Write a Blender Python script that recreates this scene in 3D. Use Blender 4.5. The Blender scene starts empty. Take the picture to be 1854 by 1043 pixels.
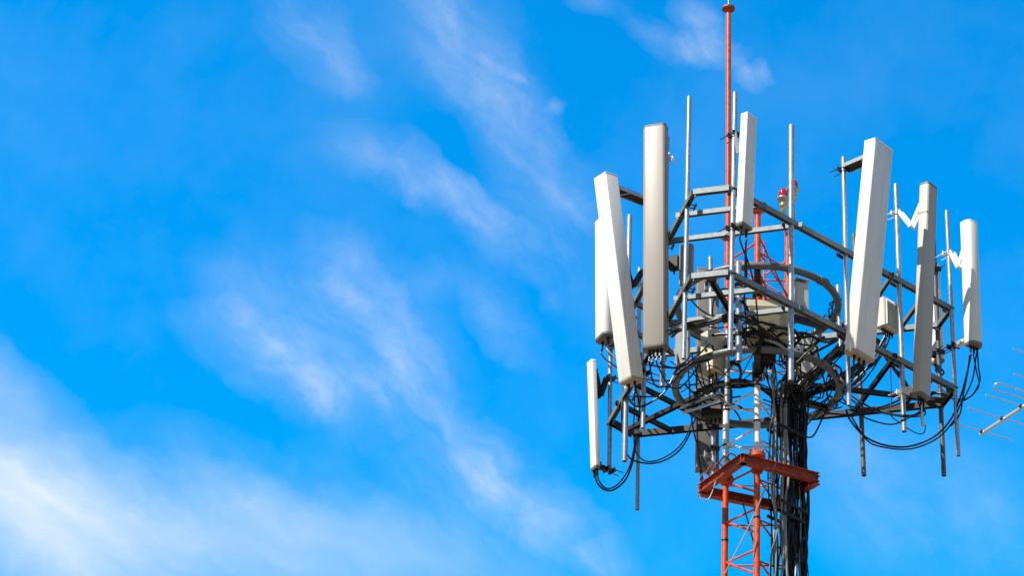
import bpy, math, random
from mathutils import Vector, Matrix
from math import radians, sin, cos, pi
random.seed(11)
S = bpy.context.scene
COL = S.collection
V = Vector

# ------------------------------------------------------------------ camera
FPX, CX, CY = 4122.0, 1390.0, 521.5            # focal length and optical axis in photo pixels (cropped telephoto)
CAM = V((0.11, -21.65, 1.7)); PITCH = radians(30)
FW = V((0, cos(PITCH), sin(PITCH))); UP = V((0, -sin(PITCH), cos(PITCH))); RT = V((1, 0, 0))
cd = bpy.data.cameras.new('camera'); cam = bpy.data.objects.new('camera', cd); COL.objects.link(cam)
cam.location = CAM; cam.rotation_euler = (radians(90) + PITCH, 0, 0)
cd.sensor_width = 36; cd.lens = 36 * FPX / 1854
cd.shift_x = -(CX - 927) / 1854; cd.clip_end = 20000
S.camera = cam

# ------------------------------------------------------------------ sun, sky
SUN_AZ = V((-0.748, -0.663, 0)).normalized(); SUN_EL = radians(50)
sd = V((SUN_AZ.x * cos(SUN_EL), SUN_AZ.y * cos(SUN_EL), sin(SUN_EL)))
sl = bpy.data.lights.new('sun', 'SUN'); so = bpy.data.objects.new('sun', sl); COL.objects.link(so)
sl.energy = 4.2; sl.angle = radians(0.53); sl.color = (1.0, 0.95, 0.87)
so.rotation_euler = sd.to_track_quat('Z', 'Y').to_euler(); so.location = sd * 60
S.view_settings.view_transform = 'Standard'; S.view_settings.look = 'None'
S.view_settings.exposure = 0.9; S.view_settings.gamma = 1.0

W = bpy.data.worlds.new('World'); S.world = W; W.use_nodes = True
nt = W.node_tree; N = nt.nodes; L = nt.links; N.clear()
def nd(t, **kw):
    n = N.new(t)
    for k, v in kw.items(): setattr(n, k, v)
    return n
def sock(n, v, i):
    if hasattr(v, 'is_linked'): L.new(v, n.inputs[i])
    else: n.inputs[i].default_value = v
def mth(op, a, b=0.0, c=0.0, clamp=False):
    n = nd('ShaderNodeMath', operation=op, use_clamp=clamp)
    sock(n, a, 0); sock(n, b, 1)
    if op in ('MULTIPLY_ADD',): sock(n, c, 2)
    return n.outputs[0]
def vmt(op, a, b):
    n = nd('ShaderNodeVectorMath', operation=op); sock(n, a, 0); sock(n, b, 1); return n
sky = nd('ShaderNodeTexSky', sky_type='NISHITA', sun_disc=False)
sky.sun_elevation = SUN_EL; sky.sun_rotation = math.atan2(SUN_AZ.x, SUN_AZ.y)
sky.altitude = 100; sky.air_density = 1.0; sky.dust_density = 0.4; sky.ozone_density = 2.0
hs = nd('ShaderNodeHueSaturation'); hs.inputs['Saturation'].default_value = 1.6; hs.inputs['Value'].default_value = 1.0
L.new(sky.outputs[0], hs.inputs['Color'])
tint = vmt('MULTIPLY', hs.outputs[0], (0.22, 1.37, 1.27))
tint = vmt('MINIMUM', tint.outputs[0], (0.15, 1.75, 4.1))
tc = nd('ShaderNodeTexCoord'); D = tc.outputs['Generated']
df = vmt('DOT_PRODUCT', D, tuple(FW)).outputs['Value']
dfc = mth('MAXIMUM', df, 0.05)
pu = mth('DIVIDE', vmt('DOT_PRODUCT', D, (1, 0, 0)).outputs['Value'], dfc)
pv = mth('DIVIDE', vmt('DOT_PRODUCT', D, tuple(UP)).outputs['Value'], dfc)
cx = mth('MULTIPLY_ADD', pu, FPX / 1000, CX / 1000); cy = mth('MULTIPLY_ADD', pv, FPX / 1000, -CY / 1000)
cb = nd('ShaderNodeCombineXYZ'); L.new(cx, cb.inputs[0]); L.new(cy, cb.inputs[1])
# warp the cloud layer with turbulence
wn = nd('ShaderNodeTexNoise'); wn.inputs['Scale'].default_value = 6.5; wn.inputs['Detail'].default_value = 4; wn.inputs['Roughness'].default_value = 0.6
L.new(cb.outputs[0], wn.inputs['Vector'])
w1 = vmt('SUBTRACT', wn.outputs['Color'], (0.5, 0.5, 0.5)); w2 = vmt('MULTIPLY', w1.outputs[0], (0.10, 0.10, 0.0))
wp = vmt('ADD', cb.outputs[0], w2.outputs[0]).outputs[0]
STROKES = [  # wisps of thin cloud: ends (thousandths of a focal unit), half width, density
 (-160,700,120,930,170,.34),(40,900,640,1070,150,.34),(-60,880,300,1110,190,.36),(420,950,980,1090,110,.20),(-20,640,40,760,60,.14),
 (360,590,720,745,80,.17),(430,680,740,740,45,.15),(575,425,800,740,70,.22),(690,700,1150,1050,70,.30),(520,520,740,700,170,.14),(380,480,480,640,70,.08),
 (600,250,780,325,55,.14),(730,300,890,395,50,.20),(860,380,1080,510,80,.17),(500,-40,610,120,70,.17),(610,100,660,150,40,.10),(760,-60,860,130,120,.15),
 (830,60,970,280,85,.16),(930,240,1060,470,85,.12),(750,495,850,525,35,.10),(850,490,975,660,48,.17),(600,840,1010,1010,110,.14),(180,820,560,950,110,.14),
 (1140,40,1230,100,34,.17),(1235,10,1295,75,42,.20),(1230,90,1330,100,34,.34),(1335,112,1372,152,18,.26),(1370,112,1392,142,14,.22),(1030,0,1130,12,30,.14),
 (1480,880,1900,1000,150,.11),(1470,800,1610,830,80,.06),(990,300,1080,420,80,.07),(1000,545,1000,550,26,.06),(930,150,950,155,14,.10),(1000,192,1012,196,14,.10)]
acc = None; veil = None
for i_, (x0, y0, x1, y1, w, a) in enumerate(STROKES):
    mp = nd('ShaderNodeMapping', vector_type='TEXTURE')
    mp.inputs['Location'].default_value = ((x0 + x1) / 2000, -(y0 + y1) / 2000, 0)
    mp.inputs['Rotation'].default_value = (0, 0, math.atan2(-(y1 - y0), x1 - x0))
    ln = math.hypot(x1 - x0, y1 - y0)
    mp.inputs['Scale'].default_value = ((ln / 2 + w * .9) / 1000, w * 1.12 / 1000, 1)
    L.new(wp, mp.inputs['Vector'])
    g = nd('ShaderNodeTexGradient', gradient_type='SPHERICAL')
    L.new(mp.outputs[0], g.inputs['Vector'])
    if i_ < 5: veil = mth('MULTIPLY_ADD', g.outputs['Fac'], a * 1.02, veil if veil is not None else 0.0)
    else: acc = mth('MULTIPLY_ADD', g.outputs['Fac'], a * .98, acc if acc is not None else 0.0)
# streaky fibre texture inside the wisps
def fibre(deg, sx, sy, rough, det):
    m2 = nd('ShaderNodeMapping', vector_type='TEXTURE'); m2.inputs['Rotation'].default_value = (0, 0, radians(-deg)); m2.inputs['Scale'].default_value = (1 / sx, 1 / sy, 1)
    L.new(wp, m2.inputs['Vector'])
    fn = nd('ShaderNodeTexNoise'); fn.inputs['Scale'].default_value = 1.0; fn.inputs['Detail'].default_value = det; fn.inputs['Roughness'].default_value = rough
    L.new(m2.outputs[0], fn.inputs['Vector']); return fn.outputs['Fac']
f1 = mth('MULTIPLY_ADD', fibre(50, 2.2, 7.0, .56, 9), 3.8, -1.1)
f2 = mth('MULTIPLY_ADD', fibre(38, 4.0, 16.0, .6, 9), 1.8, 0.05)
fib = mth('MULTIPLY', mth('MINIMUM', mth('MAXIMUM', f1, 0.22), 1.5), mth('MAXIMUM', f2, 0.2))
f3 = mth('MULTIPLY_ADD', fibre(30, 1.3, 5.0, .52, 8), 2.4, -0.22)
f4 = mth('MULTIPLY_ADD', fibre(24, 4.0, 14.0, .6, 9), 0.7, 0.65)
def mottle(sc, det, rough):
    n = nd('ShaderNodeTexNoise'); n.inputs['Scale'].default_value = sc; n.inputs['Detail'].default_value = det; n.inputs['Roughness'].default_value = rough
    L.new(wp, n.inputs['Vector']); return n.outputs['Fac']
mot = mth('MAXIMUM', mth('MULTIPLY_ADD', mottle(11, 8, .62), 3.0, -.55), .12)
haze_ = mth('MAXIMUM', mth('MULTIPLY_ADD', mottle(2.2, 7, .6), .16, -.074), 0.0)
acc = mth('MULTIPLY_ADD', mth('MULTIPLY', acc, mot), .68, mth('MULTIPLY', acc, .44))
dens = mth('ADD', mth('MULTIPLY', acc, fib), mth('MULTIPLY', veil, mth('MULTIPLY', mth('MAXIMUM', f3, 0.35), f4)))
front = mth('MULTIPLY_ADD', df, 12.0, -9.6, clamp=True)     # the part of the sky the wisps lie in
# made-up dim cloud outside the view, added as neutral fill light
gn = nd('ShaderNodeTexNoise'); gn.inputs['Scale'].default_value = 2.2; gn.inputs['Detail'].default_value = 6
L.new(D, gn.inputs['Vector'])
gen = mth('MULTIPLY_ADD', gn.outputs['Fac'], 3.0, -0.85, clamp=True)
rest = mth('MULTIPLY', gen, mth('SUBTRACT', 1.0, front))
cl = mth('MULTIPLY', mth('ADD', dens, haze_), front, clamp=True)
mr = nd('ShaderNodeMix', data_type='RGBA'); L.new(mth('MULTIPLY', rest, 0.85), mr.inputs['Factor'])
L.new(tint.outputs[0], mr.inputs[6]); mr.inputs[7].default_value = (1.05, 1.18, 1.15, 1)
mx = nd('ShaderNodeMix', data_type='RGBA'); L.new(cl, mx.inputs['Factor'])
L.new(mr.outputs[2], mx.inputs[6]); mx.inputs[7].default_value = (4.0, 4.2, 4.35, 1)
bg = nd('ShaderNodeBackground'); L.new(mx.outputs[2], bg.inputs['Color']); bg.inputs['Strength'].default_value = 0.13
ow = nd('ShaderNodeOutputWorld'); L.new(bg.outputs[0], ow.inputs[0])
W.cycles.sampling_method = 'MANUAL'; W.cycles.sample_map_resolution = 512

# ------------------------------------------------------------------ photo geometry to world
def ray(px, py): return RT * ((px - CX) / FPX) - UP * ((py - CY) / FPX) + FW
def P(px, py, Y):                               # point seen at a pixel, on the vertical plane at depth Y
    d = ray(px, py); return CAM + d * ((Y - CAM.y) / d.y)
def PZ(px, py, z):                              # the same on the level plane at height z
    d = ray(px, py); return CAM + d * ((z - CAM.z) / d.z)

# ------------------------------------------------------------------ materials
def mat(name, c, rough=.5, metal=0.0, var=.18, scale=6.0, c2=None, streak=False, bump=0.0, spec=.5, coat=0.0):
    m = bpy.data.materials.new(name); m.use_nodes = True
    t = m.node_tree; b = t.nodes['Principled BSDF']
    b.inputs['Roughness'].default_value = rough; b.inputs['Metallic'].default_value = metal
    b.inputs['Specular IOR Level'].default_value = spec; b.inputs['Coat Weight'].default_value = coat
    g = t.nodes.new('ShaderNodeNewGeometry'); mp = t.nodes.new('ShaderNodeMapping')
    t.links.new(g.outputs['Position'], mp.inputs['Vector'])
    mp.inputs['Scale'].default_value = (scale, scale, scale * (.12 if streak else 1))
    n = t.nodes.new('ShaderNodeTexNoise'); n.inputs['Detail'].default_value = 7; n.inputs['Roughness'].default_value = .65
    n.inputs['Scale'].default_value = 1.0
    t.links.new(mp.outputs[0], n.inputs['Vector'])
    r = t.nodes.new('ShaderNodeValToRGB'); t.links.new(n.outputs['Fac'], r.inputs['Fac'])
    r.color_ramp.elements[0].position = .32; r.color_ramp.elements[1].position = .62
    c2 = c2 or tuple(x * (1 - var) for x in c)
    r.color_ramp.elements[0].color = (*c2, 1); r.color_ramp.elements[1].color = (*c, 1)
    t.links.new(r.outputs['Color'], b.inputs['Base Color'])
    if bump:
        bp = t.nodes.new('ShaderNodeBump'); bp.inputs['Strength'].default_value = bump; bp.inputs['Distance'].default_value = .004
        t.links.new(n.outputs['Fac'], bp.inputs['Height']); t.links.new(bp.outputs[0], b.inputs['Normal'])
    return m
M = dict(
 white=mat('white_radome', (.80, .785, .74), .42, var=.16, scale=7, streak=True),
 cream=mat('cream_radome', (.78, .76, .68), .42, var=.10, scale=5, streak=True),
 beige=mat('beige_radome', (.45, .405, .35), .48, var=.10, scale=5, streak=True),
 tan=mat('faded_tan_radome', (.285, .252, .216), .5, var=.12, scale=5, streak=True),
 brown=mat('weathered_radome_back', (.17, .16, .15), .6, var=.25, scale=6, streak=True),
 cap=mat('grey_end_cap', (.16, .155, .145), .55, var=.25),
 under=mat('tan_end_cap', (.46, .38, .28), .6, var=.30, scale=14),
 galv=mat('galvanised_steel', (.50, .53, .55), .36, .72, var=.36, scale=22, bump=.08),
 rail=mat('dull_galvanised_steel', (.215, .245, .25), .5, .35, var=.3, scale=16, bump=.05),
 ringm=mat('dark_ring_pipe_steel', (.125, .132, .135), .5, .3, var=.3, scale=16, bump=.05),  # darkened so the ring colour itself holds the shade of its shadowed half
 dark=mat('dark_shaded_steel', (.030, .025, .024), .55, .2, var=.4, scale=18),  # near-black; on the lower back rails and ties it carries underside shade
 iron=mat('blackened_clamp_steel', (.020, .019, .020), .45, .3, var=.4, scale=30, spec=.35),
 orange=mat('orange_mast_paint', (.70, .082, .006), .42, scale=20, c2=(.34, .035, .008), bump=.1),
 shade_orange=mat('shaded_rusty_orange_paint', (.40, .042, .006), .55, scale=24, c2=(.13, .022, .010), bump=.2),  # mast orange darkened, shade of collar and disc put into the paint
 wpaint=mat('white_mast_paint', (.76, .77, .77), .42, var=.22, scale=16, bump=.1),
 cable=mat('black_cable_sheath', (.007, .007, .008), .36, var=.3, scale=30, spec=.28),
 gcable=mat('grey_cable_sheath', (.30, .29, .27), .4, var=.3, scale=30),
 rru=mat('yellowed_beige_enclosure', (.60, .52, .35), .5, var=.16, scale=10),
 louv=mat('olive_beige_enclosure', (.56, .50, .34), .5, var=.16, scale=10),
 grey=mat('grey_enclosure', (.27, .28, .28), .5, var=.2, scale=10),
 pale=mat('pale_grey_enclosure', (.60, .57, .50), .5, var=.15, scale=10),
 label=mat('white_label', (.78, .77, .72), .5, var=.08),
 brass=mat('brass_fitting', (.75, .55, .22), .3, .8, var=.3, scale=30),
 alu=mat('weathered_aluminium', (.66, .64, .60), .35, .6, var=.2, scale=25),
 ground=mat('pale_dry_ground', (.22, .175, .115), .9, var=.3, scale=.4))
def glass_mat(name, c):
    m = bpy.data.materials.new(name); m.use_nodes = True; b = m.node_tree.nodes['Principled BSDF']
    b.inputs['Base Color'].default_value = (*c, 1); b.inputs['Roughness'].default_value = .12
    b.inputs['Transmission Weight'].default_value = .35; b.inputs['Coat Weight'].default_value = .6
    return m
M['red'] = glass_mat('red_lamp_glass', (.55, .008, .015))

# ------------------------------------------------------------------ mesh helpers
LOC = {}
class MB:
    def __init__(s): s.v = []; s.f = []
    def add(s, vs, fs):
        o = len(s.v); s.v += [V(x) for x in vs]; s.f += [tuple(i + o for i in f) for f in fs]; return s
    def box(s, c, ax, ay, az, b=0.0):           # centre and three half-axis vectors; b bevels the long edges
        c = V(c)
        if b <= 0:
            vs = [c + ax * i + ay * j + az * k for k in (-1, 1) for j in (-1, 1) for i in (-1, 1)]
            return s.add(vs, [(0, 2, 3, 1), (4, 5, 7, 6), (0, 1, 5, 4), (2, 6, 7, 3), (0, 4, 6, 2), (1, 3, 7, 5)])
        lx, ly, lz = ax.length, ay.length, az.length
        b = min(b, lx * .45, ly * .45, lz * .45)
        prof = [(-lx + b, -ly), (lx - b, -ly), (lx, -ly + b), (lx, ly - b), (lx - b, ly), (-lx + b, ly), (-lx, ly - b), (-lx, -ly + b)]
        ux, uy, uz = ax / lx, ay / ly, az / lz
        rings = [(-lz, b), (-lz + b, 0), (lz - b, 0), (lz, b)]
        vs = []
        for z, i in rings:
            kx, ky = (lx - i) / lx, (ly - i) / ly
            vs += [c + ux * (x * kx) + uy * (y * ky) + uz * z for x, y in prof]
        return s.add(vs, loft(4, 8))
    def bar(s, a, b, w, h, up=V((0, 0, 1)), bev=0.0):
        a, b = V(a), V(b); d = b - a; l = d.length; d = d / l
        sd_ = d.cross(up).normalized(); u = sd_.cross(d)
        return s.box((a + b) / 2, sd_ * (w / 2), u * (h / 2), d * (l / 2), bev)
    def channel(s, a, b, w, h, t=.006, up=V((0, 0, 1))):   # U channel, open underneath
        a, b = V(a), V(b); d = (b - a).normalized(); x = d.cross(up).normalized(); u = x.cross(d)
        p = [(-w/2, -h/2), (-w/2, h/2), (w/2, h/2), (w/2, -h/2), (w/2 - t, -h/2), (w/2 - t, h/2 - t), (-w/2 + t, h/2 - t), (-w/2 + t, -h/2)]
        vs = [q + x * i + u * j for q in (a, b) for i, j in p]
        fs = [(i, (i + 1) % 8, (i + 1) % 8 + 8, i + 8) for i in range(8)]
        fs += [(7, 6, 1, 0), (6, 5, 2, 1), (5, 4, 3, 2), (8, 9, 14, 15), (9, 10, 13, 14), (10, 11, 12, 13)]
        return s.add(vs, fs)
    def tube(s, pts, r, n=8, cap=True):
        pts = [V(p) for p in pts]; k = len(pts)
        rr = r if isinstance(r, (list, tuple)) else [r] * k
        t = [(pts[min(i + 1, k - 1)] - pts[max(i - 1, 0)]).normalized() for i in range(k)]
        a = t[0].orthogonal().normalized(); vs = []
        for i in range(k):
            a = (a - t[i] * a.dot(t[i])).normalized(); b = t[i].cross(a)
            vs += [pts[i] + (a * cos(2 * pi * j / n) + b * sin(2 * pi * j / n)) * rr[i] for j in range(n)]
        return s.add(vs, loft(k, n, cap))
    def pipe(s, a, b, r, th=.005, n=18):         # hollow pipe with open ends
        a, b = V(a), V(b); d = (b - a).normalized(); x = d.orthogonal().normalized(); y = d.cross(x)
        vs = []
        for q, e, rr in ((a, 0.12, r - th), (a, 0, r - th), (a, 0, r), (b, 0, r), (b, 0, r - th), (b, -.12, r - th)):
            vs += [q + d * e + (x * cos(2 * pi * j / n) + y * sin(2 * pi * j / n)) * rr for j in range(n)]
        return s.add(vs, loft(6, n, True))
    def lathe(s, base, prof, n=20, ax=V((0, 0, 1))):
        ax = ax.normalized(); x = ax.orthogonal().normalized(); y = ax.cross(x); base = V(base); vs = []
        for r, h in prof: vs += [base + ax * h + (x * cos(2 * pi * j / n) + y * sin(2 * pi * j / n)) * r for j in range(n)]
        return s.add(vs, loft(len(prof), n))
    def ring(s, c, R, r, n=48, m=10, a0=0.0, a1=2 * pi):
        full = abs(a1 - a0 - 2 * pi) < 1e-6; c = V(c)
        if not full:
            return s.tube([c + V((cos(a), sin(a), 0)) * R for a in [a0 + (a1 - a0) * i / n for i in range(n + 1)]], r, m)
        vs = []
        for i in range(n):
            a = 2 * pi * i / n; e = V((cos(a), sin(a), 0))
            vs += [c + e * (R + r * cos(2 * pi * j / m)) + V((0, 0, r * sin(2 * pi * j / m))) for j in range(m)]
        return s.add(vs, [(i * m + j, i * m + (j + 1) % m, ((i + 1) % n) * m + (j + 1) % m, ((i + 1) % n) * m + j) for i in range(n) for j in range(m)])
    def build(s, name, m, parent=None, smooth=True, angle=35):
        o0 = LOC.get(parent.name, V((0, 0, 0))) if parent else V((0, 0, 0))
        me = bpy.data.meshes.new(name); me.from_pydata([tuple(x - o0) for x in s.v], [], s.f); me.validate()
        import bmesh
        bm = bmesh.new(); bm.from_mesh(me); bmesh.ops.recalc_face_normals(bm, faces=bm.faces); bm.to_mesh(me); bm.free()
        if smooth:
            me.polygons.foreach_set('use_smooth', [True] * len(me.polygons)); me.set_sharp_from_angle(angle=radians(angle))
        me.materials.append(m if not isinstance(m, str) else M[m])
        o = bpy.data.objects.new(name, me); COL.objects.link(o)
        if parent: o.parent = parent; LOC[o.name] = o0
        else: LOC[o.name] = V((0, 0, 0))
        return o
def loft(k, n, cap=True):
    f = [(i * n + j, i * n + (j + 1) % n, (i + 1) * n + (j + 1) % n, (i + 1) * n + j) for i in range(k - 1) for j in range(n)]
    if cap: f += [tuple(range(n - 1, -1, -1)), tuple(range((k - 1) * n, k * n))]
    return f
def tag(o, label=None, cat=None, group=None, kind=None):
    if label: o['label'] = label
    if cat: o['category'] = cat
    if group: o['group'] = group
    if kind: o['kind'] = kind
    return o
def thing(name, label, cat, loc, group=None):
    o = bpy.data.objects.new(name, None); COL.objects.link(o); o.location = loc; o.empty_display_size = .1
    LOC[o.name] = V(loc); return tag(o, label, cat, group)
def smoothpts(pts, k=6):
    pts = [V(p) for p in pts]
    if len(pts) < 3: return [pts[0].lerp(pts[-1], i / k) for i in range(k + 1)]
    q = [pts[0] * 2 - pts[1]] + pts + [pts[-1] * 2 - pts[-2]]; out = []
    for i in range(1, len(q) - 2):
        a, b, c, d = q[i - 1:i + 3]
        for j in range(k):
            t = j / k
            out.append(.5 * (2 * b + (c - a) * t + (2 * a - 5 * b + 4 * c - d) * t * t + (3 * b - a - 3 * c + d) * t ** 3))
    out.append(pts[-1]); return out

# ------------------------------------------------------------------ ground
g = MB(); g.add([(-4000, -4000, 0), (4000, -4000, 0), (4000, 4000, 0), (-4000, 4000, 0)], [(0, 1, 2, 3)])
tag(g.build('ground', 'ground', smooth=False), kind='structure')

# ------------------------------------------------------------------ lattice mast
LM, LL, LR = V((0, -.387, 0)), V((-.335, .19, 0)), V((.335, .19, 0))
zf = P(1376, 823, LM.y).z                         # splice level (orange below, white above)
zt = P(1376, 375, LM.y).z                         # top of the mast
zw = P(1376, 612, LM.y).z                         # white below, orange above
mast = thing('lattice_mast', 'slender orange and white three legged lattice mast carrying all the antennas', 'tower', (0, 0, 0))
def legpt(l, z): return V((l.x, l.y, z))
for l in (LM, LL, LR):
    for a, b, m in ((-.02, zf, 'orange'), (zf, zw, 'wpaint'), (zw, zt, 'orange')):
        MB().tube([legpt(l, a), legpt(l, b)], .034, 16).build('leg', m, mast)
    fl = 'orange'
    for z in (zf - 6.2, zf - 3.1, zf, zt)[:(3 if l is LR else 4)]:
        b_ = MB().lathe(legpt(l, z - .03), [(.036, -.06), (.05, -.045), (.080, -.012), (.088, -.01), (.088, .034), (.082, .038), (.04, .040)], 24)
        for j in range(6):
            a = j * pi / 3; b_.lathe(legpt(l, z - .045) + V((cos(a) * .062, sin(a) * .062, 0)), [(.008, -.01), (.008, .10)], 6)
        b_.build('flange', fl, mast)
    for z in (P(1376, 700, LM.y).z, P(1376, 765, LM.y).z, P(1376, 940, LM.y).z):
        MB().lathe(legpt(l, z), [(.036, 0), (.038, .004), (.038, .018), (.036, .022)], 16).build('band', 'iron', mast)
bay = .4545; z0 = P(1317, 1022, LL.y).z
lowb = MB()
k = -30
while z0 + k * bay < zt - .1:
    z = z0 + k * bay
    up_ = z > zw
    for a, b, drops in ((LL, LM, ((0, .08), (0, .34))), (LM, LR, ((.20, .10), (.20, .42)) + (((.42, .06), (0, .45)) if up_ else ())), (LL, LR, ((.02, .02),) + (((0, .44), (.44, 0), (.22, .24)) if up_ else ()))):
        for da, db in drops:
            za, zb = z - da, z - db
            if min(za, zb) < .1 or max(za, zb) > zt - .03: continue
            e = (b - a).normalized() * .034
            p, q = legpt(a, za) + e, legpt(b, zb) - e
            if z > 9.6:
                zm = (za + zb) / 2
                MB().tube([p, q], .0125 if b is LM else .0105, 8).build('brace', 'wpaint' if zf - .1 < zm < zw else 'orange', mast)
            else: lowb.tube([p, q], .0125, 6)
    k += 1
MB().tube([V((.07, .02, zw - .3)), V((.07, .02, zt - .2))], .012, 8).build('inner_rod', 'orange', mast)
lowb.build('lower_bracing', 'orange', mast)

rod = thing('lightning_rod', 'tall orange pole with a dark disc near its tip rising above the antennas', 'lightning rod', legpt(LL, zt))
zr = P(1319, 14, LL.y).z; x_r = P(1319, 14, LL.y).x
MB().tube([legpt(LL, zt), V((x_r, LL.y, zr))], .030, 16).build('pole', 'orange', rod)
MB().lathe((x_r, LL.y, zr - .02), [(.03, -.03), (.07, -.005), (.078, .0), (.078, .025), (.03, .05), (.01, .06)], 24).build('disc', 'shade_orange', rod)
MB().tube([(x_r, LL.y, zr), (x_r, LL.y, zr + .9)], .006, 8).build('spike', 'galv', rod)

def beacon(px, py, Y, label, yaw):
    b = P(px, py, Y)
    t = thing('warning_light', label, 'warning light', b, 'red aviation warning lights')
    MB().lathe(b, [(.058, .0), (.059, .06), (.054, .095), (.038, .12), (.012, .13)], 24).build('dome', 'red', t)
    MB().lathe(b, [(.03, -.045), (.07, -.014), (.075, -.008), (.075, .004), (.056, .008)], 24).build('collar', 'galv', t)
    MB().lathe(b, [(.016, -.19), (.03, -.175), (.034, -.15), (.02, -.135), (.028, -.12), (.045, -.10), (.045, -.07), (.034, -.065), (.048, -.05), (.03, -.03)], 16).build('fitting', 'brass', t)
    q = V((LR.x, LR.y, zt))
    MB().tube(smoothpts([b + V((0, 0, -.15)), b + V((.0, 0, -.22)), V((b.x, b.y, min(b.z - .3, zt + .15))), V((b.x, b.y, zt - .02)) * .4 + q * .6, q + V((0, 0, -.08))]), .016, 10).build('bracket', 'orange', t)
beacon(1418, 360, .12, 'lower red domed warning light on brass fitting left of the bare pole', 0)
beacon(1436, 343, .24, 'upper red domed warning light half hidden behind the bare pole', 0)

# ------------------------------------------------------------------ antenna headframe (triangle with cut corners, two levels)
ZT, ZB = 14.2, 13.2
HX = [V((-.65, -1.95, 0)), V((-.28, -2.03, 0)), V((2.15, .47, 0)), V((2.04, .84, 0)), V((-1.42, 1.60, 0)), V((-1.66, 1.28, 0))]
F1, F2, R1, R2, B1, B2 = HX
def lev(p, z): return V((p.x, p.y, z))
def along(a, b, t): return a.lerp(b, t)
frame = thing('antenna_headframe', 'two level galvanised steel triangular frame around the mast top', 'antenna frame', (0, 0, ZB))
W_, H_ = .055, .062
lf, lr_, lb = (B2 - F1).length, (R1 - F2).length, (B1 - R2).length
for z in (ZT, ZB):
    for i in range(6):
        a, b = lev(HX[i], z), lev(HX[(i + 1) % 6], z)
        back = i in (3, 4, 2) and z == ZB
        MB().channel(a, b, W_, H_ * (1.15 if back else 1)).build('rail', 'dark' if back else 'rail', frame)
    zz = z - .004
    for dd in (.45, 1.0):                         # ties across each cut corner, parallel to it
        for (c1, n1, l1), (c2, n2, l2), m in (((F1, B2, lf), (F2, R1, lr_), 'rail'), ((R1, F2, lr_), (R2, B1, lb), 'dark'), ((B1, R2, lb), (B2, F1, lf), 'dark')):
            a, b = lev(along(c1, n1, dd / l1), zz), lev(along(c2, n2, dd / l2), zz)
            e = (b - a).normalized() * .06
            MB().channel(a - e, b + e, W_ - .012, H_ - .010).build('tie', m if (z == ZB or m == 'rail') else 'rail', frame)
zu, zl = 13.965, 12.955
for z in (zu, zl):
    MB().ring((0, 0, z), .88, .040, 72, 14).build('ring', 'ringm', frame)
    for l in (LM, LL, LR):
        d = l.normalized()
        MB().bar(lev(d * .34, z - .02), lev(d * .86, z - .02), .07, .06).build('arm', 'iron', frame)
        MB().box(lev(d * .385, z), d.cross(V((0, 0, 1))) * .055, d * .05, V((0, 0, .10)), .01).build('clamp', 'iron', frame)
    for k_ in range(6):                            # pipe unions on the ring
        a = radians(20 + 60 * k_); c = V((cos(a) * .88, sin(a) * .88, z)); tdir = V((-sin(a), cos(a), 0))
        MB().tube([c - tdir * .03, c + tdir * .03], .047, 12).build('sleeve', 'ringm', frame)
for l, c in ((LM, V((-.45, -1.99, 0))), (LL, V((-1.55, 1.44, 0))), (LR, V((2.09, .65, 0)))):   # radial struts down to the mast
    d = l.normalized()
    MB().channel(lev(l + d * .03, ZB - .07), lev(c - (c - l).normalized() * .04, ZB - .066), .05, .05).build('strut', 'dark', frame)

# ------------------------------------------------------------------ mounting poles
nR = V((.72, -.70, 0)).normalized(); nL = V((-.95, -.30, 0)).normalized(); nB = V((.20, .98, 0)).normalized()
POLES = {}
def pole(key, crossing, nrm, top, bot, label, r=.027, extra=(), m='galv'):
    c = PZ(*crossing, ZT) + nrm * .062
    Y = c.y
    a, b = P(*bot, Y), P(*top, Y)
    t = thing('mounting_pole', label, 'pole', a, 'galvanised antenna mounting poles')
    MB().pipe(a, b, r).build('pipe', m, t)
    ax = (b - a).normalized()
    for z in (ZT, ZB) + tuple(extra):
        s_ = (z - a.z) / (b.z - a.z)
        if not 0 < s_ < 1: continue
        c0 = a.lerp(b, s_); x = nrm.cross(V((0, 0, 1)))
        m = MB()
        m.tube([c0 - nrm * .10 + x * (r + .006)] + [c0 + (nrm * cos(q) + x * sin(q)) * (r + .006) for q in [radians(100 - 20 * i) for i in range(11)]] + [c0 - nrm * .10 - x * (r + .006)], .006, 6)
        m.box(c0 - nrm * .085, x * .05, nrm * .004, V((0, 0, .022)))
        m.build('u_bolt', 'iron', t)
    POLES[key] = (a, b, Y, nrm, t)
pole('P1', (1243, 374), nL, (1248, 175), (1238, 650), 'bare grey pole standing left of the tall orange lightning pole', .025)
pole('P2', (1328, 349), (nR + V((-.5, -.8, 0))).normalized(), (1331, 168), (1322, 636), 'grey pole right beside the orange lightning pole, carrying the small white panel', .027)
pole('P3', (1433, 408), nR, (1433, 227), (1432, 690), 'thick bare grey pole in front of the red warning lights', .031)
pole('P4', (1531, 462), nR, (1527, 285), (1537, 735), 'grey pole left of the largest white panel antenna', .026)
pole('P5', (1628, 514), nR, (1622, 334), (1637, 782), 'grey pole left of the long beige grey panel at right', .029)
pole('P6', (1723, 562), nR, (1714, 382), (1735, 826), 'rightmost grey pole, beside the rounded white panel', .025)
pole('PA', (1206, 446), nL, (1208, 248), (1199, 700), 'grey pole mostly hidden behind the tall beige panel', .027)
pole('P11', (1171, 513), nL, (1173, 322), (1164, 776), 'grey pole behind the strongly tilted white panel', .025)
pole('P9', (1137, 578), nL, (1140, 390), (1131, 836), 'thick grey pole with its lower end below the tilted white panel', .031)
pole('P12', (1107, 630), nL, (1107, 420), (1103, 852), 'leftmost grey pole, holding the small slim panel', .026)
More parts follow.
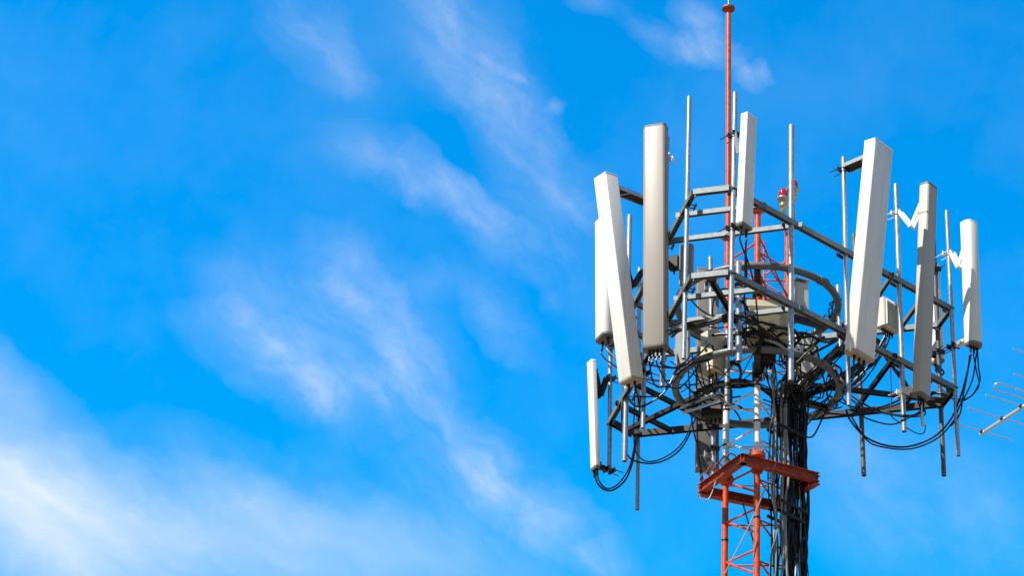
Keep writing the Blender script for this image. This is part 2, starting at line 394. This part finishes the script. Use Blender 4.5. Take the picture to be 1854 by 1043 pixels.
pole('P10', (1157, 644), nB, (1158, 486), (1154, 924), 'far left corner pole whose lower end hangs lowest of all poles', .025)
pole('PB', (1289, 630), nB, (1286, 466), (1292, 862), 'pale pole in front of the dark rear panel behind the mast', .028)
pole('PC', (1428, 618), nB, (1424, 470), (1428, 880), 'pale far pole behind the black cable trunk', .026)
pole('P7', (1552, 606), nB, (1546, 424), (1564, 862), 'far grey pole hanging below the back beam right of the cable trunk', .027, m='ringm')
pole('P8', (1700, 591), nB, (1690, 430), (1709, 862), 'far right grey pole hanging below the slim distant panel', .027, m='ringm')

# ------------------------------------------------------------------ panel antennas
def section(w, d, r, front=0.0, n=5):
    """outline in (across, outwards); front bulges the outer face"""
    pts = []
    for cx_, cy_, a0 in ((w/2 - r, d/2 - r, 0), (-w/2 + r, d/2 - r, 90), (-w/2 + .012, -d/2 + .012, 180), (w/2 - .012, -d/2 + .012, 270)):
        rr = r if a0 < 180 else .012
        for i in range(n + 1):
            a = radians(a0 + 90 * i / n); pts.append((cx_ + rr * cos(a), cy_ + rr * sin(a)))
    if front: pts = [(x, y + (front * (1 - (2 * x / w) ** 2) if y > 0 else 0)) for x, y in pts]
    return pts
def bracket(t, pb, pp, n, style, m='galv', out=.16):
    """pb on the back of the panel, pp on the pole axis"""
    x = n.cross(V((0, 0, 1))).normalized(); z = V((0, 0, 1)); d = (pb - pp); k = MB()
    k.box(pp + n * .038, x * .060, n * .008, z * .030, .004); k.box(pp - n * .038, x * .060, n * .008, z * .030, .004)
    for s_ in (-1, 1):
        k.tube([pp + n * .05 + x * (s_ * .048), pp - n * out + x * (s_ * .048)], .0055, 6)
        k.lathe(pp - n * .052 + x * (s_ * .048), [(.011, -.008), (.011, .008)], 6, n)
    b = k.build('bracket', m if m == 'wpaint' else 'iron', t)
    a = MB()
    a.box(pb - n * .008, x * .050, n * .008, z * .045, .004)
    q0, q1 = pp + n * .045, pb - n * .012
    if style == 'vee':
        mid = (q0 + q1) / 2 + V((0, 0, -.26 - .2 * max(0, .2 - (q1 - q0).length)))
        for s_ in (-1, 1):
            a.bar(q0 + x * (.036 * s_), mid + x * (.036 * s_), .008, .045, n); a.bar(q1 + x * (.028 * s_), mid + x * (.028 * s_), .008, .045, n)
        a.tube([mid - x * .05, mid + x * .05], .012, 8)
    elif style == 'flat':
        a.bar(q0, q1, .125, .010, z)
        for s_ in (-1, 1): MB().bar(q0 + x * (.069 * s_), q1 + x * (.069 * s_), .010, .045).build('side_bar', 'galv', b)
        MB().bar(q0.lerp(q1, .55) - x * .062 - z * .012, q0.lerp(q1, .75) + x * .062 - z * .012, .02, .006).build('cross_bar', 'galv', b)
    else:
        a.bar(q0, q1, .06, .05, z, .004)
        a.tube([(q0 + q1) / 2 - x * .05, (q0 + q1) / 2 + x * .05], .014, 8)
    a.build('arm', m, b)
PANELS = {}
def panel(key, pk, top, bot, n, ot, ob, w, d, r, label, m='white', capm='under', front=0.0, styles=('vee', 'block'), bm=('galv', 'iron'), at=(.93, .06), conns=2, lip=0.004, seam=False, topcap=None, group='panel antennas on the mast head'):
    n = V((n[0], n[1], 0)).normalized()
    pa, pb_, Y = POLES[pk][:3]
    T, B = P(*top, Y + n.y * ot), P(*bot, Y + n.y * ob)
    ax = (T - B).normalized(); nn = (n - ax * n.dot(ax)).normalized(); tt = nn.cross(ax)
    t = thing('panel_antenna', label, 'antenna', B, group)
    sec = section(w, d, r, front)
    def ringv(c, k_): return [c + tt * (x * k_) + nn * (y * k_) for x, y in sec]
    Ln = (T - B).length; mB = MB(); vs = []
    for s_, k_ in ((.0, .985), (.004, 1), (Ln - .006, 1), (Ln, .975)): vs += ringv(B + ax * s_, k_)
    rd = mB.add(vs, loft(4, len(sec))).build('radome', m, t)
    for c, sg, cm in ((B, -1, capm), (T, 1, topcap or m)):
        vs = []
        for s_, k_ in (((.012, 1.0 + lip * 4), (-.014, 1.0 + lip * 4), (-.022, .96)) if sg < 0 else ((-.012, 1.0 + lip * 4), (.010, 1.0 + lip * 4), (.016, .95))):
            vs += ringv(c + ax * s_, k_)
        MB().add(vs, loft(3, len(sec))).build('end_cap', cm, t)
    if seam:
        for s_ in (-1, 1):
            c = B.lerp(T, .5) + tt * (s_ * (w / 2 - r * .9)) + nn * (d / 2 + front * (1 - ((w - 2 * r * .9) / w) ** 2) - .001)
            MB().box(c, tt * .003, nn * .0025, ax * (Ln / 2 - .02)).build('seam', m, t)
    cs = []
    for i in range(conns):
        c = B + tt * ((i - (conns - 1) / 2) * w * .5 / max(1, conns - 1) if conns > 1 else 0) - ax * .02
        MB().lathe(c, [(.016, .01), (.016, -.03), (.012, -.032), (.012, -.075), (.008, -.085)], 12, ax).build('connector', 'iron', t)
        cs.append(c - ax * .08)
    for f, st, bmm in zip(at, styles, bm):
        if st is None: continue
        pbk = B.lerp(T, f) - nn * (d / 2)
        s_ = (pbk.z - pa.z) / (pb_.z - pa.z); pp = pa.lerp(pb_, s_)
        bracket(t, pbk, pp, (V((pbk.x - pp.x, pbk.y - pp.y, 0))).normalized(), st, bmm)
    PANELS[key] = (B, T, cs, t)
panel('A1', 'P12', (1095, 400), (1096, 612), (-.87, -.5), .16, .16, .28, .13, .05, 'upright white rounded panel half hidden behind the tilted white panel', 'white', 'cap', .03, ('block', 'block'), ('iron', 'iron'), (.9, .04))
panel('A2', 'P11', (1097, 322), (1143, 690), (-.72, -.69), .52, .17, .20, .185, .012, 'strongly tilted long white box panel, top leaning out to the left', 'white', 'under', 0, ('flat', 'block', 'vee'), ('iron', 'iron', 'iron'), (.955, .06, .58))
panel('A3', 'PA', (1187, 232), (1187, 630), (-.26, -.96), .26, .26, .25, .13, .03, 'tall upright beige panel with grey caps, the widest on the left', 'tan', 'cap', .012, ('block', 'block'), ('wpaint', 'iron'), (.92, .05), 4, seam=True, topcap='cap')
panel('A4', 'P2', (1356, 212), (1347, 410), (.80, -.60), .24, .17, .17, .09, .008, 'small white box panel high beside the orange lightning pole', 'white', 'cap', 0, ('vee', 'block'), ('galv', 'iron'), (.90, .03))
panel('A5', 'P4', (1591, 265), (1556, 645), (.78, -.62), .48, .17, .33, .15, .012, 'largest white box panel, leaning out right of centre with bars shadowed on its side', 'white', 'under', .012, ('flat', 'block'), ('iron', 'iron'), (.955, .05), 3)  # top bracket plate near-black: shade of its underside put into the colour
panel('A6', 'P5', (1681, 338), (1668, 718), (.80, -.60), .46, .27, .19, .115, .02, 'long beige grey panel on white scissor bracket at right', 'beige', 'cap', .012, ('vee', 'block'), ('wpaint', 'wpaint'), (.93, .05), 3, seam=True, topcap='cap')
panel('A7', 'P6', (1755, 406), (1763, 625), (.60, -.80), .32, .30, .185, .11, .05, 'rounded cream white panel at the far right with dark bottom cap', 'cream', 'cap', .03, ('vee', 'block'), ('wpaint', 'alu'), (.85, .07), 3, topcap='pale' if False else None)
panel('A8', 'P12', (1071, 657), (1078, 848), (-.85, -.53), .26, .22, .125, .065, .018, 'small slim white panel hanging lowest at far left', 'white', 'cap', 0, ('vee', 'block'), ('iron', 'iron'), (.90, .02))
panel('A9', 'P8', (1689, 482), (1698, 655), (.75, .66), .20, .14, .15, .09, .02, 'slim distant cream panel peeking out right of the beige grey panel', 'cream', 'cap', 0, ('block', 'block'), ('iron', 'iron'), (.9, .05))
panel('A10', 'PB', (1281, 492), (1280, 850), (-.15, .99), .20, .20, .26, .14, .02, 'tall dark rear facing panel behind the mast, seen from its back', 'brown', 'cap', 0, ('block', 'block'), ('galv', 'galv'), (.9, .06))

B_, T_, _, t_ = PANELS['A6']; ax_ = (T_ - B_).normalized(); n_ = V((.80, -.60, 0)); n_ = (n_ - ax_ * n_.dot(ax_)).normalized(); x_ = n_.cross(ax_)
c_ = B_.lerp(T_, .855); MB().box(c_, x_ * .0965, n_ * .0595, ax_ * .004).build('joint_band', 'cap', t_)
MB().box(c_ - ax_ * .06 - x_ * .096 + n_ * .02, x_ * .002, n_ * .022, ax_ * .035).build('plate', 'tan', t_)

# ------------------------------------------------------------------ radio units and boxes
def unit(name, label, cat, px, py, Y, n, w, d, h, m, group=None, fins=0, louvre=0, lab=False, conns=3, top=False):
    c = P(px, py, Y); n = V((n[0], n[1], 0)).normalized(); x = n.cross(V((0, 0, 1))) * -1; z = V((0, 0, 1))
    t = thing(name, label, cat, c - z * (h / 2), group)
    MB().box(c, x * (w / 2), n * (d / 2), z * (h / 2), .010).build('housing', m, t)
    if fins:
        f = MB()
        for i in range(fins):
            f.box(c + x * ((i + .5) / fins - .5) * (w * .9) + n * (d / 2 + .010), x * .003, n * .013, z * (h * .44))
        f.build('cooling_fins', m, t)
    if louvre:
        f = MB()
        for i in range(louvre):
            f.box(c + z * (((i + .5) / louvre - .55) * h * .80) + n * (d / 2 + .003), x * (w * .45), n * .006 + z * -.004, z * .004 + n * .002)
        f.build('louvre', m, t)
        MB().box(c + z * (h * .40) + n * (d / 2 + .004), x * (w * .5), n * .006, z * (h * .085), .003).build('lid', m, t)
    if lab:
        MB().box(c + n * (d / 2 + .0025) + x * (w * .1) - z * (h * .32), x * (w * .30), n * .002, z * (h * .06)).build('sticker', 'label', t)
        MB().box(c + n * (d / 2 + .002) + z * (h * .2), x * .004, n * .003, z * .02).build('slot', 'iron', t)
        MB().bar(c + n * (d / 2 + .02) - z * (h * .24) - x * (w * .3), c + n * (d / 2 + .02) - z * (h * .24) + x * (w * .38), .012, .008).build('handle', 'iron', t)
        MB().bar(c + n * (d / 2 + .012) + z * (h * .05) - x * (w * .1), c + n * (d / 2 + .012) + z * (h * .01) + x * (w * .1), .02, .012).build('latch', 'iron', t)
    cs = []
    for i in range(conns):
        q = c - z * (h / 2) + x * (((i + .5) / conns - .5) * w * .8)
        MB().lathe(q, [(.013, .005), (.013, -.03), (.009, -.035), (.009, -.06)], 10).build('connector', 'iron', t); cs.append(q - z * .05)
    if top: MB().box(c + z * (h / 2 + .03) - n * .0, x * (w * .55), n * (d * .7), z * .006).build('mounting_plate', 'galv', t)
    return cs
GR = 'radio units inside the frame'
E1 = unit('radio_unit', 'yellowed beige radio unit with white sticker, behind the lit ring tube', 'radio unit', 1291, 641, -.15, (-.72, -.69), .20, .20, .50, 'rru', GR, lab=True)
E2 = unit('radio_unit', 'wide olive beige unit with louvred front, at the middle of the frame', 'radio unit', 1391, 586, -.72, (.06, -1.0), .46, .20, .46, 'louv', GR, louvre=13)
unit('radio_unit', 'small flat pale box under a white plate right of the thick bare pole', 'radio unit', 1449, 545, .35, (.45, -.9), .16, .12, .42, 'pale', GR, top=True)
E4 = unit('radio_unit', 'shaded pale box between the thick bare pole and the ring', 'radio unit', 1457, 645, .30, (.35, -.93), .27, .15, .50, 'pale', GR)
E5 = unit('radio_unit', 'grey finned unit with white lit side, right of the largest white panel', 'radio unit', 1606, 573, POLES['P5'][2] + .14, (.76, -.65), .26, .13, .36, 'pale', GR, fins=9, conns=5)
unit('radio_unit', 'slim grey plate box behind the bare pole at left', 'radio unit', 1243, 480, -.72, (-.3, -.95), .15, .06, .50, 'grey', GR, conns=2)
unit('radio_unit', 'grey box low behind the lower end of the bare left pole', 'radio unit', 1236, 633, -.35, (-.2, -.98), .15, .09, .40, 'grey', GR, conns=2)
unit('junction_box', 'dark grey junction box under the yellowed radio unit', 'junction box', 1292, 742, .45, (-.3, -.95), .24, .16, .24, 'dark', None, conns=4)
unit('junction_box', 'dark box on the front leg of the mast below the ring', 'junction box', 1386, 648, -.5, (.3, -.95), .20, .12, .14, 'dark', None, conns=4)

unit('junction_box', 'small black box between the tall beige panel and the bare pole at left', 'junction box', 1221, 477, -.65, (-.3, -.95), .12, .10, .15, 'iron', None, conns=1)
# short pipes inside the frame
def stub(label, top, bot, Y, r=.027, m='galv'):
    a, b = P(*bot, Y), P(*top, Y)
    t = thing('support_pipe', label, 'pipe', a, 'short support pipes inside the frame')
    MB().pipe(a, b, r).build('pipe', m, t)
    for f in (.25, .75): MB().lathe(a.lerp(b, f), [(r + .001, 0), (r + .01, .004), (r + .01, .04), (r + .001, .044)], 16).build('clamp', 'iron', t)
stub('short grey pipe just right of the white panel\'s pole', (1337, 476), (1338, 655), -1.15, .034)
stub('short grey pipe left of the thick lower ring, behind the orange pole', (1317, 600), (1316, 735), -.2, .03)
stub('short grey pipe beside the right end of the upper ring', (1517, 517), (1522, 640), .1, .026)
stub('galvanised pipe hanging below the tall beige panel', (1201, 638), (1199, 700), -.55, .024)

# orange collar below the white band
def chan_pts(px): return P(*px)
collar = thing('mast_collar', 'orange four sided steel collar clamped round the mast below its white band', 'collar', (0, 0, zf - .15))
zc = P(1345, 832, -.62).z
ca, cl_, cb_, cr = PZ(1345, 832, zc), PZ(1270, 886, zc), PZ(1398, 912, zc), PZ(1478, 866, zc)
for a, b in ((ca, cl_), (ca, cr), (cl_, cb_), (cb_, cr)):
    d = (b - a).normalized(); a, b = a - d * .03, b + d * .02; x = d.cross(V((0, 0, 1)))
    k = MB()
    k.bar(a, b, .012, .084); k.bar(a + V((0, 0, .0465)), b + V((0, 0, .0465)), .075, .009); k.bar(a - V((0, 0, .0465)), b - V((0, 0, .0465)), .075, .009)
    if (a - ca).length > .3: 
        for q in k.v: q.z -= .024
    k.build('beam', 'shade_orange', collar)
for l in (LM, LR):
    MB().lathe(legpt(l, zc - .04), [(.036, 0), (.06, .004), (.06, .07), (.036, .074)], 16).build('clamp', 'shade_orange', collar)
k = MB()
for i in range(5):
    f = .25 + i * .16; c = ca.lerp(cl_, f) + V((-.02, -.03, .06 + .02 * (i % 2)))
    k.tube(smoothpts([c + V((-.05, -.03, -.02)), c + V((0, -.05, .05)), c + V((.06, 0, .03)), c + V((.02, .03, -.06))], 5), .008, 6)
k.build('rope_lashing', 'shade_orange', collar)

# pale planks under the yellow unit
for (a, b, lb_) in (((1234, 738), (1302, 712), 'pale flat steel plank sticking out left under the yellowed unit'), ((1236, 748), (1310, 724), 'lower of two pale steel planks under the yellowed unit')):
    tag(MB().bar(P(*a, -.35), P(*b, -.1), .09, .012, V((0, 0, 1)), .002).build('steel_plank', 'galv'), lb_, 'plank', 'pale planks under the yellowed unit')

# ------------------------------------------------------------------ yagi antenna at the right edge
yg = thing('yagi_antenna', 'thin silver many rod aerial on a slanting boom at the right edge', 'aerial', P(1960, 668, 1.4))
zy = P(1779, 784, 3.0).z
tip = PZ(1779, 784, zy); e2 = PZ(1850, 738, zy); bd = (e2 - tip).normalized(); L0 = (e2 - tip).length
ed = PZ(1836, 799, zy) - PZ(1726, 766, zy); hl = ed.length / 2; ed = ed.normalized()
endb = tip + bd * (L0 * 2.7)
MB().bar(tip - bd * .05, endb, .034, .034, V((0, 0, 1)), .003).build('boom', 'alu', yg)
for s_, f, z_ in ((0, 1, 0), (.52, 1.13, 0), (1.0, 1.16, 0), (1.75, 1.22, 0), (1.88, 1.38, .26), (1.88, 1.38, -.26)):
    c = tip + bd * (L0 * s_) + V((0, 0, .02 + z_))
    MB().tube([c - ed * (hl * f), c + ed * (hl * f)], .0075, 8).build('element', 'alu', yg)
    MB().box(c - V((0, 0, .005)), bd * .02, ed * .03, V((0, 0, .018)), .003).build('clip', 'iron', yg)
c = tip + bd * (L0 * 1.28) + V((0, 0, .03)); q = []
for i in range(13):
    a = pi / 2 + pi * i / 12; q.append(c + ed * (-hl * 1.17 + .03 * cos(a)) + V((0, 0, .03 * sin(a))) + bd * (.03 * sin(a)))
q2 = [2 * c - p_ for p_ in q]
MB().tube(q + q2 + [q[0]], .0085, 8).build('dipole', 'alu', yg)
MB().box(c - V((0, 0, .03)), bd * .04, ed * .03, V((0, 0, .04)), .006).build('feed_box', 'iron', yg)
q_ = tip + bd * (L0 * 1.88); MB().bar(q_ + V((0, 0, -.30)), q_ + V((0, 0, .30)), .03, .03, bd).build('reflector_post', 'alu', yg)
ym = tip + bd * (L0 * 2.5) + bd.cross(V((0, 0, 1))) * 0.05
MB().pipe((ym.x, ym.y, 0), (ym.x, ym.y, ym.z + .4), .028).build('mast_pipe', 'galv', yg)

# ------------------------------------------------------------------ cables
def cable(pts, r, label, group, m='cable', jit=0.0, name='feeder_cable', k=6):
    q = smoothpts(pts, k)
    if jit:
        ph = [random.uniform(0, 6.28) for _ in range(3)]; f = random.uniform(.5, 1.1)
        q = [p_ + V((sin(i * f + ph[0]), sin(i * f * .8 + ph[1]), sin(i * f * .9 + ph[2]))) * jit for i, p_ in enumerate(q)]
    return tag(MB().tube(q, r, 7).build(name, m), label, 'cable', group)
TL, TG = 'black feeder cable running down the mast in the thick trunk', 'feeder cables in the mast trunk'
fa, fb = V((.13, -.30, 0)), V((.50, .16, 0)); fn_ = V((.78, -.62, 0)).normalized()
zfan = P(1430, 720, -.1).z
tops = []
NT = 46
BUNDLES = [
 [P(1398, 712, -.15), P(1372, 700, -.12), P(1335, 694, -.10), P(1295, 700, -.10), P(1255, 712, -.1)],                    # left under the yellowed unit
 [P(1424, 690, -.45), P(1432, 655, -.70), P(1415, 625, -.84), P(1370, 609, -.90), P(1325, 612, -.86)],                   # along the front of the ring
 [P(1452, 700, -.05), P(1486, 668, .0), P(1514, 634, .08), P(1530, 606, .2), P(1524, 585, .3)],                          # up the right side of the ring
 [P(1456, 720, .1), P(1490, 700, .2), P(1530, 682, .3), P(1572, 652, .5), P(1600, 622, .6)]]                             # out to the far right frame
for i in range(NT):
    u = (i + random.uniform(.1, .9)) / NT; lay = random.random() ** 1.5 * .13 * (1 - .3 * abs(u - .6))
    if u < .3: lay *= .45
    b0 = fa.lerp(fb, u) + fn_ * lay
    pts = []; z = 7.6; ztop = zfan + random.uniform(-.25, .28)
    while z < ztop:
        pts.append(V((b0.x + random.gauss(0, .017), b0.y + random.gauss(0, .017), z))); z += random.uniform(.22, .45)
    tp = V((b0.x, b0.y, ztop)); pts.append(tp); tops.append((tp, u))
    lower = [V((b0.x, b0.y, -.02)), V((b0.x, b0.y, 4))]
    pts = lower + pts
    # at the top the cables gather into a few bundles that sweep out to the ring and frame
    rnd = lambda q: V((random.gauss(0, q), random.gauss(0, q), random.gauss(0, q)))
    if u < .22: pts += [V((b0.x * .8, b0.y, ztop + .2)) + rnd(.02), V((b0.x * .5, b0.y - .1, ztop + .45)) + rnd(.05)]
    else:
        way = random.choice(BUNDLES[0:2] if u < .5 else BUNDLES[1:4])
        pts += [q + rnd(.022) for q in way][: random.choice((4, 5, 5))]
    gry = (u < .34 and i % 2 == 0) or i % 9 == 4  # some trunk cables turn grey to stand in for sheath glints
    cable(pts, random.choice((.008, .010, .013, .016)) if u > .25 else random.choice((.006, .008)), 'thin trunk cable coloured grey in place of glints on the black ones' if gry else TL,
          'thin cables greyed to stand for trunk glints' if gry else TG, 'gcable' if gry else 'cable', k=4)
# trunk ties
for z in (P(1430, 800, 0).z, P(1430, 935, 0).z, P(1430, 955, 0).z):
    c = fa.lerp(fb, .5) + fn_ * .06; k = MB()
    for s_ in (-1, 1):
        k.bar(lev(fa + fn_ * (.06 + .09 * s_), z), lev(fb + (fb - fa).normalized() * (-.19 if s_ > 0 else -.04) + fn_ * (.06 + .09 * s_), z + .01), .02, .03)
    tag(k.build('cable_clamp', 'iron'), 'black clamp bar squeezing the cable trunk against the mast', 'clamp', 'clamp bars on the trunk')
# bundles lying on the rings
RG = 'black cables looped along the ring tubes'
for i in range(11):
    low = i % 6 != 0
    z = (zl if low else zu) + random.uniform(.05, .34 if low else .12); R_ = random.uniform(.74, .93)
    a0 = radians(random.choice((random.uniform(-60, 40), random.uniform(-130, -90)))); a1 = a0 + radians(random.uniform(40, 90)); n_ = 9
    pts = [V((cos(a0 + (a1 - a0) * j / n_) * (R_ + random.gauss(0, .025)), sin(a0 + (a1 - a0) * j / n_) * (R_ + random.gauss(0, .025)), z + random.gauss(0, .03) - .06 * sin(pi * j / n_))) for j in range(n_ + 1)]
    pts.append(pts[-1] * .6 + V((0, 0, (z - .25) * .4))) 
    cable(pts, random.choice((.009, .012, .016)), 'black cable looped along a ring tube around the mast', RG, k=5)
# named single cables seen against the sky
def pxc(label, r, *pts, group='cables hanging from the antennas', m='cable'): return cable([P(*p_) for p_ in pts], r, label, group, m)
Y12, Y6, Y5, Y9, Y4 = POLES['P12'][2], POLES['P6'][2], POLES['P5'][2], POLES['P9'][2], POLES['P4'][2]
HG = 'cables hanging from the antennas'
pxc('black cable looping down from the small slim panel at far left', .011, (1077, 852, Y12), (1080, 872, Y12), (1092, 886, Y12), (1110, 888, Y12 + .1), (1132, 870, Y12 + .1), (1145, 838, Y12 + .2), (1152, 795, Y12 + .2), (1158, 740, Y12 + .2), (1150, 700, Y12), group=HG)
pxc('second black cable looping down from the small slim panel at far left', .009, (1082, 853, Y12), (1084, 870, Y12), (1098, 885, Y12), (1118, 878, Y12 + .1), (1138, 850, Y12 + .1), (1148, 812, Y12 + .2), (1156, 760, Y12 + .2), (1160, 716, Y12), group=HG)
pxc('black cable sagging between the thick left pole and the dark rear panel', .010, (1128, 700, Y9), (1126, 760, Y9), (1135, 822, Y9 + .3), (1160, 838, Y9 + .4), (1195, 837, Y9 + .5), (1228, 818, Y9 + .6), (1248, 788, Y9 + .8), (1262, 750, Y9 + .8), (1275, 720, 0.3), group=HG)
pxc('second black cable sagging left of the dark rear panel', .008, (1150, 700, Y9), (1148, 800, Y9 + .2), (1162, 832, Y9 + .4), (1190, 834, Y9 + .5), (1224, 815, Y9 + .6), (1245, 786, Y9 + .8), (1258, 742, .4), group=HG)
pxc('long black cable drooping in a wide bow at lower right', .011, (1532, 742, .3), (1540, 762, .3), (1565, 790, .3), (1600, 806, .4), (1645, 809, .5), (1690, 792, .5), (1720, 762, .5), (1738, 722, .4), (1750, 680, .3), (1758, 642, .2), group=HG)
pxc('second long black cable drooping in a wide bow at lower right', .009, (1540, 752, .3), (1570, 798, .3), (1605, 811, .4), (1650, 813, .5), (1694, 796, .5), (1724, 766, .5), (1738, 735, .4), (1760, 690, .3), (1768, 640, .2), group=HG)
pxc('black cable bowing out right below the rounded white panel', .009, (1770, 640, .2), (1772, 668, .2), (1774, 690, .2), (1760, 716, .3), (1738, 724, .5), (1716, 712, .8), group=HG)
pxc('second cable bowing out right below the rounded white panel', .008, (1762, 640, .2), (1768, 672, .2), (1772, 700, .2), (1752, 722, .3), (1730, 726, .6), (1700, 700, .8), group=HG)
pxc('black cable dropping straight from the rounded white panel', .009, (1756, 640, .2), (1752, 675, .2), (1744, 715, .3), (1738, 750, .4), (1722, 772, .5), group=HG)
pxc('thin cable looping under the long beige grey panel', .006, (1612, 660, Y5), (1614, 720, Y5), (1612, 750, Y5), (1628, 765, Y5), (1655, 783, Y5), (1672, 785, Y5), (1676, 770, Y5), group=HG)
for i, (x, y, Yv) in enumerate(((1668, 735, Y5 - .2), (1672, 735, Y5 - .2))):
    a, b = P(x, y, Yv), P(x + 3, y + 38, Yv)
    if i == 0: tag(MB().tube([a, a.lerp(b, .4), a.lerp(b, .5), b], [.011, .011, .02, .016], 10).build('cable_plug', 'alu'), 'silver plug hanging under the long beige grey panel', 'plug')
# cables between equipment and trunk
def hang(src, dst, label, group, r=.008, sag=.18, jit=.004):
    src, dst = V(src), V(dst)
    m1 = src + V((0, 0, -.10)); m2 = src.lerp(dst, .35) + V((random.uniform(-.05, .05), random.uniform(-.05, .05), -sag)); m3 = src.lerp(dst, .7) + V((0, 0, -sag * .8))
    cable([src, m1, m2, m3, dst], r, label, group, jit=jit)
EG = 'black cables tangled between the units and the trunk'; EL = 'black cable tangled between the antennas, radio units and cable trunk'
trunk = P(1432, 705, -.1)
def ringpt(a, z=None): a = radians(a); return V((cos(a) * .86, sin(a) * .86, z if z else zl + random.uniform(-.03, .2)))
for key, angs in (('A1', (165, 175)), ('A2', (180, 190)), ('A3', (215, 225, 235, 205)), ('A4', (262, 275)), ('A5', (-25, -15, -5)), ('A6', (5, 12, 20)), ('A9', (30, 40)), ('A10', (140, 150))):
    for c, a in zip(PANELS[key][2], angs):
        hang(c, ringpt(a), EL, EG, random.choice((.009, .011)), random.uniform(.12, .38) if key != 'A4' else .1)
for cs, a in ((E1, 225), (E2, 285), (E4, -30), (E5, 10)):
    for i, c in enumerate(cs[:3]): hang(c, ringpt(a + i * 8 - 8), EL, EG, random.choice((.007, .009)), random.uniform(.1, .3))
for i in range(27):                                # loose tangle under and inside the lower ring
    a = radians(random.uniform(150, 400)); b = a + radians(random.uniform(-70, 70))
    r0, r1 = random.uniform(.6, 1.15), random.uniform(.2, .9)
    p0 = V((cos(a) * r0, sin(a) * r0, random.uniform(zl - .05, zl + .4))); p1 = V((cos(b) * r1, sin(b) * r1, random.uniform(zl - .4, zl + .25)))
    md = (p0 + p1) / 2 + V((random.gauss(0, .12), random.gauss(0, .12), random.uniform(-.35, .02)))
    cable([p0, p0.lerp(md, .5) + V((0, 0, random.uniform(-.12, .04))), md, p1.lerp(md, .4) + V((random.gauss(0, .05), 0, random.uniform(-.1, .06))), p1], random.choice((.006, .008, .010)), EL, EG, jit=.004)
# bundle arms swept up from the trunk to the right and left of the ring
SG, SL = 'black cable sweeps from the trunk to the ring', 'black cable swept from the trunk top out to the lower ring'
for i in range(9):
    x0 = 1415 + random.uniform(0, 42); d = random.uniform(-8, 8)
    cable([P(x0, 800, -.05), P(x0 + 2, 735, -.1), P(1462 + d, 692 + d, -.1), P(1498 + d, 655 + d, 0), P(1530 + d, 628 + d * 1.5, .1), P(1575 + d, 612 + d, .3)][: (6 if i % 3 == 0 else 5)], random.choice((.009, .012)), SL, SG, jit=.005)
for i in range(4):
    d = random.uniform(-7, 7)
    cable([P(1410 + d, 790, -.2), P(1405 + d, 740, -.15), P(1385 + d, 705 + d, -.1), P(1350, 690 + d, -.1), P(1300 + d, 692 + d, -.1), P(1255 + d, 715 + d, -.1)], random.choice((.008, .011)), SL, SG, jit=.005)
for i in range(5):
    d = random.uniform(-5, 5)
    cable([P(1440 + d, 720, .1), P(1470 + d, 712 + d, .2), P(1510, 700 + d, .3), P(1545, 680 + d, .45), P(1590, 650 + d, .6), P(1600 + d, 612, .7)], random.choice((.008, .011)), SL, SG, jit=.006)
for i in range(8):                                  # run out along the right rail
    d = random.uniform(-5, 5)
    cable([P(1585 + d, 610 + d, .2), P(1610 + d, 655 + d, .5), P(1640, 695 + d, .6), P(1660 + d, 720 + d, .6), P(1690 + d, 712, .7), P(1716, 715 + d, .6)], random.choice((.008, .010)), 'black cable tied along the right side of the frame', 'cables along the right rail', jit=.007)
for i, pts in enumerate((((1292, 590), (1290, 560), (1297, 532), (1315, 523), (1330, 540), (1322, 565)), ((1248, 540), (1270, 562), (1300, 574), (1335, 560), (1348, 535), (1352, 500), (1350, 440)))):
    pxc(('black cable looping up beside the orange pole inside the frame', 'thin black cable curving under the small white panel past the orange pole')[i], .009, *[(x, y, -1.15) for x, y in pts], group=None)
for i in range(7):                                  # cables tied along the left and front ties of the lower frame level
    d = random.uniform(-6, 6)
    cable([P(1212 + d, 606 + d, -1.2), P(1240, 592 + d, -1.3), P(1280, 584 + d, -1.3), P(1325, 572 + d, -1.35), P(1372 + d, 588 + d, -1.2), P(1395 + d, 612 + d, -1.0)][: (6 if i % 2 else 4)], random.choice((.009, .012)), 'black cable tied along the front tie bar of the lower frame level', 'cables on the front tie bar', jit=.006)
for i in range(4):
    d = random.uniform(-5, 5)
    cable([P(1345 + d, 545, -1.2), P(1362, 575 + d, -1.1), P(1380 + d, 600, -1.0), P(1374 + d, 640, -.9)], random.choice((.009, .012)), 'black cable hanging down across the louvred unit', 'cables across the louvred unit', jit=.006)
# thick coil beside the yellowed unit
c = P(1327, 672, -.12); 
cable([c + V((cos(a) * .085, .03 * a / 6, sin(a) * .125)) for a in [i * .5 for i in range(40)]], .012, 'thick black cable coil right of the yellowed radio unit', None, name='cable_coil', k=3)
# guy lashings on the mast
cable([P(1312, 1040, -.5), P(1360, 945, -.5), P(1400, 850, -.45), P(1405, 838, -.45)], .007, 'thin pale rope slanting across the orange mast', None, 'gcable', name='rope')
cable([P(1345, 912, -.2), P(1350, 930, -.2), P(1365, 985, -.1), P(1372, 1012, 0)], .008, 'short dark rope hanging from the orange collar', None, 'iron', name='rope')
cable([P(1297, 868, -.45), P(1290, 890, -.45), P(1282, 905, -.45), P(1270, 905, -.45), P(1266, 895, -.45)], .006, 'pale rope end dangling at the left corner of the orange collar', None, 'gcable', name='rope')
cable([P(1462, 880, 0), P(1460, 930, 0), P(1463, 970, 0), P(1460, 1000, 0), P(1466, 1060, 0)], .005, 'thin stray wire standing off the right edge of the trunk', None, name='stray_wire')
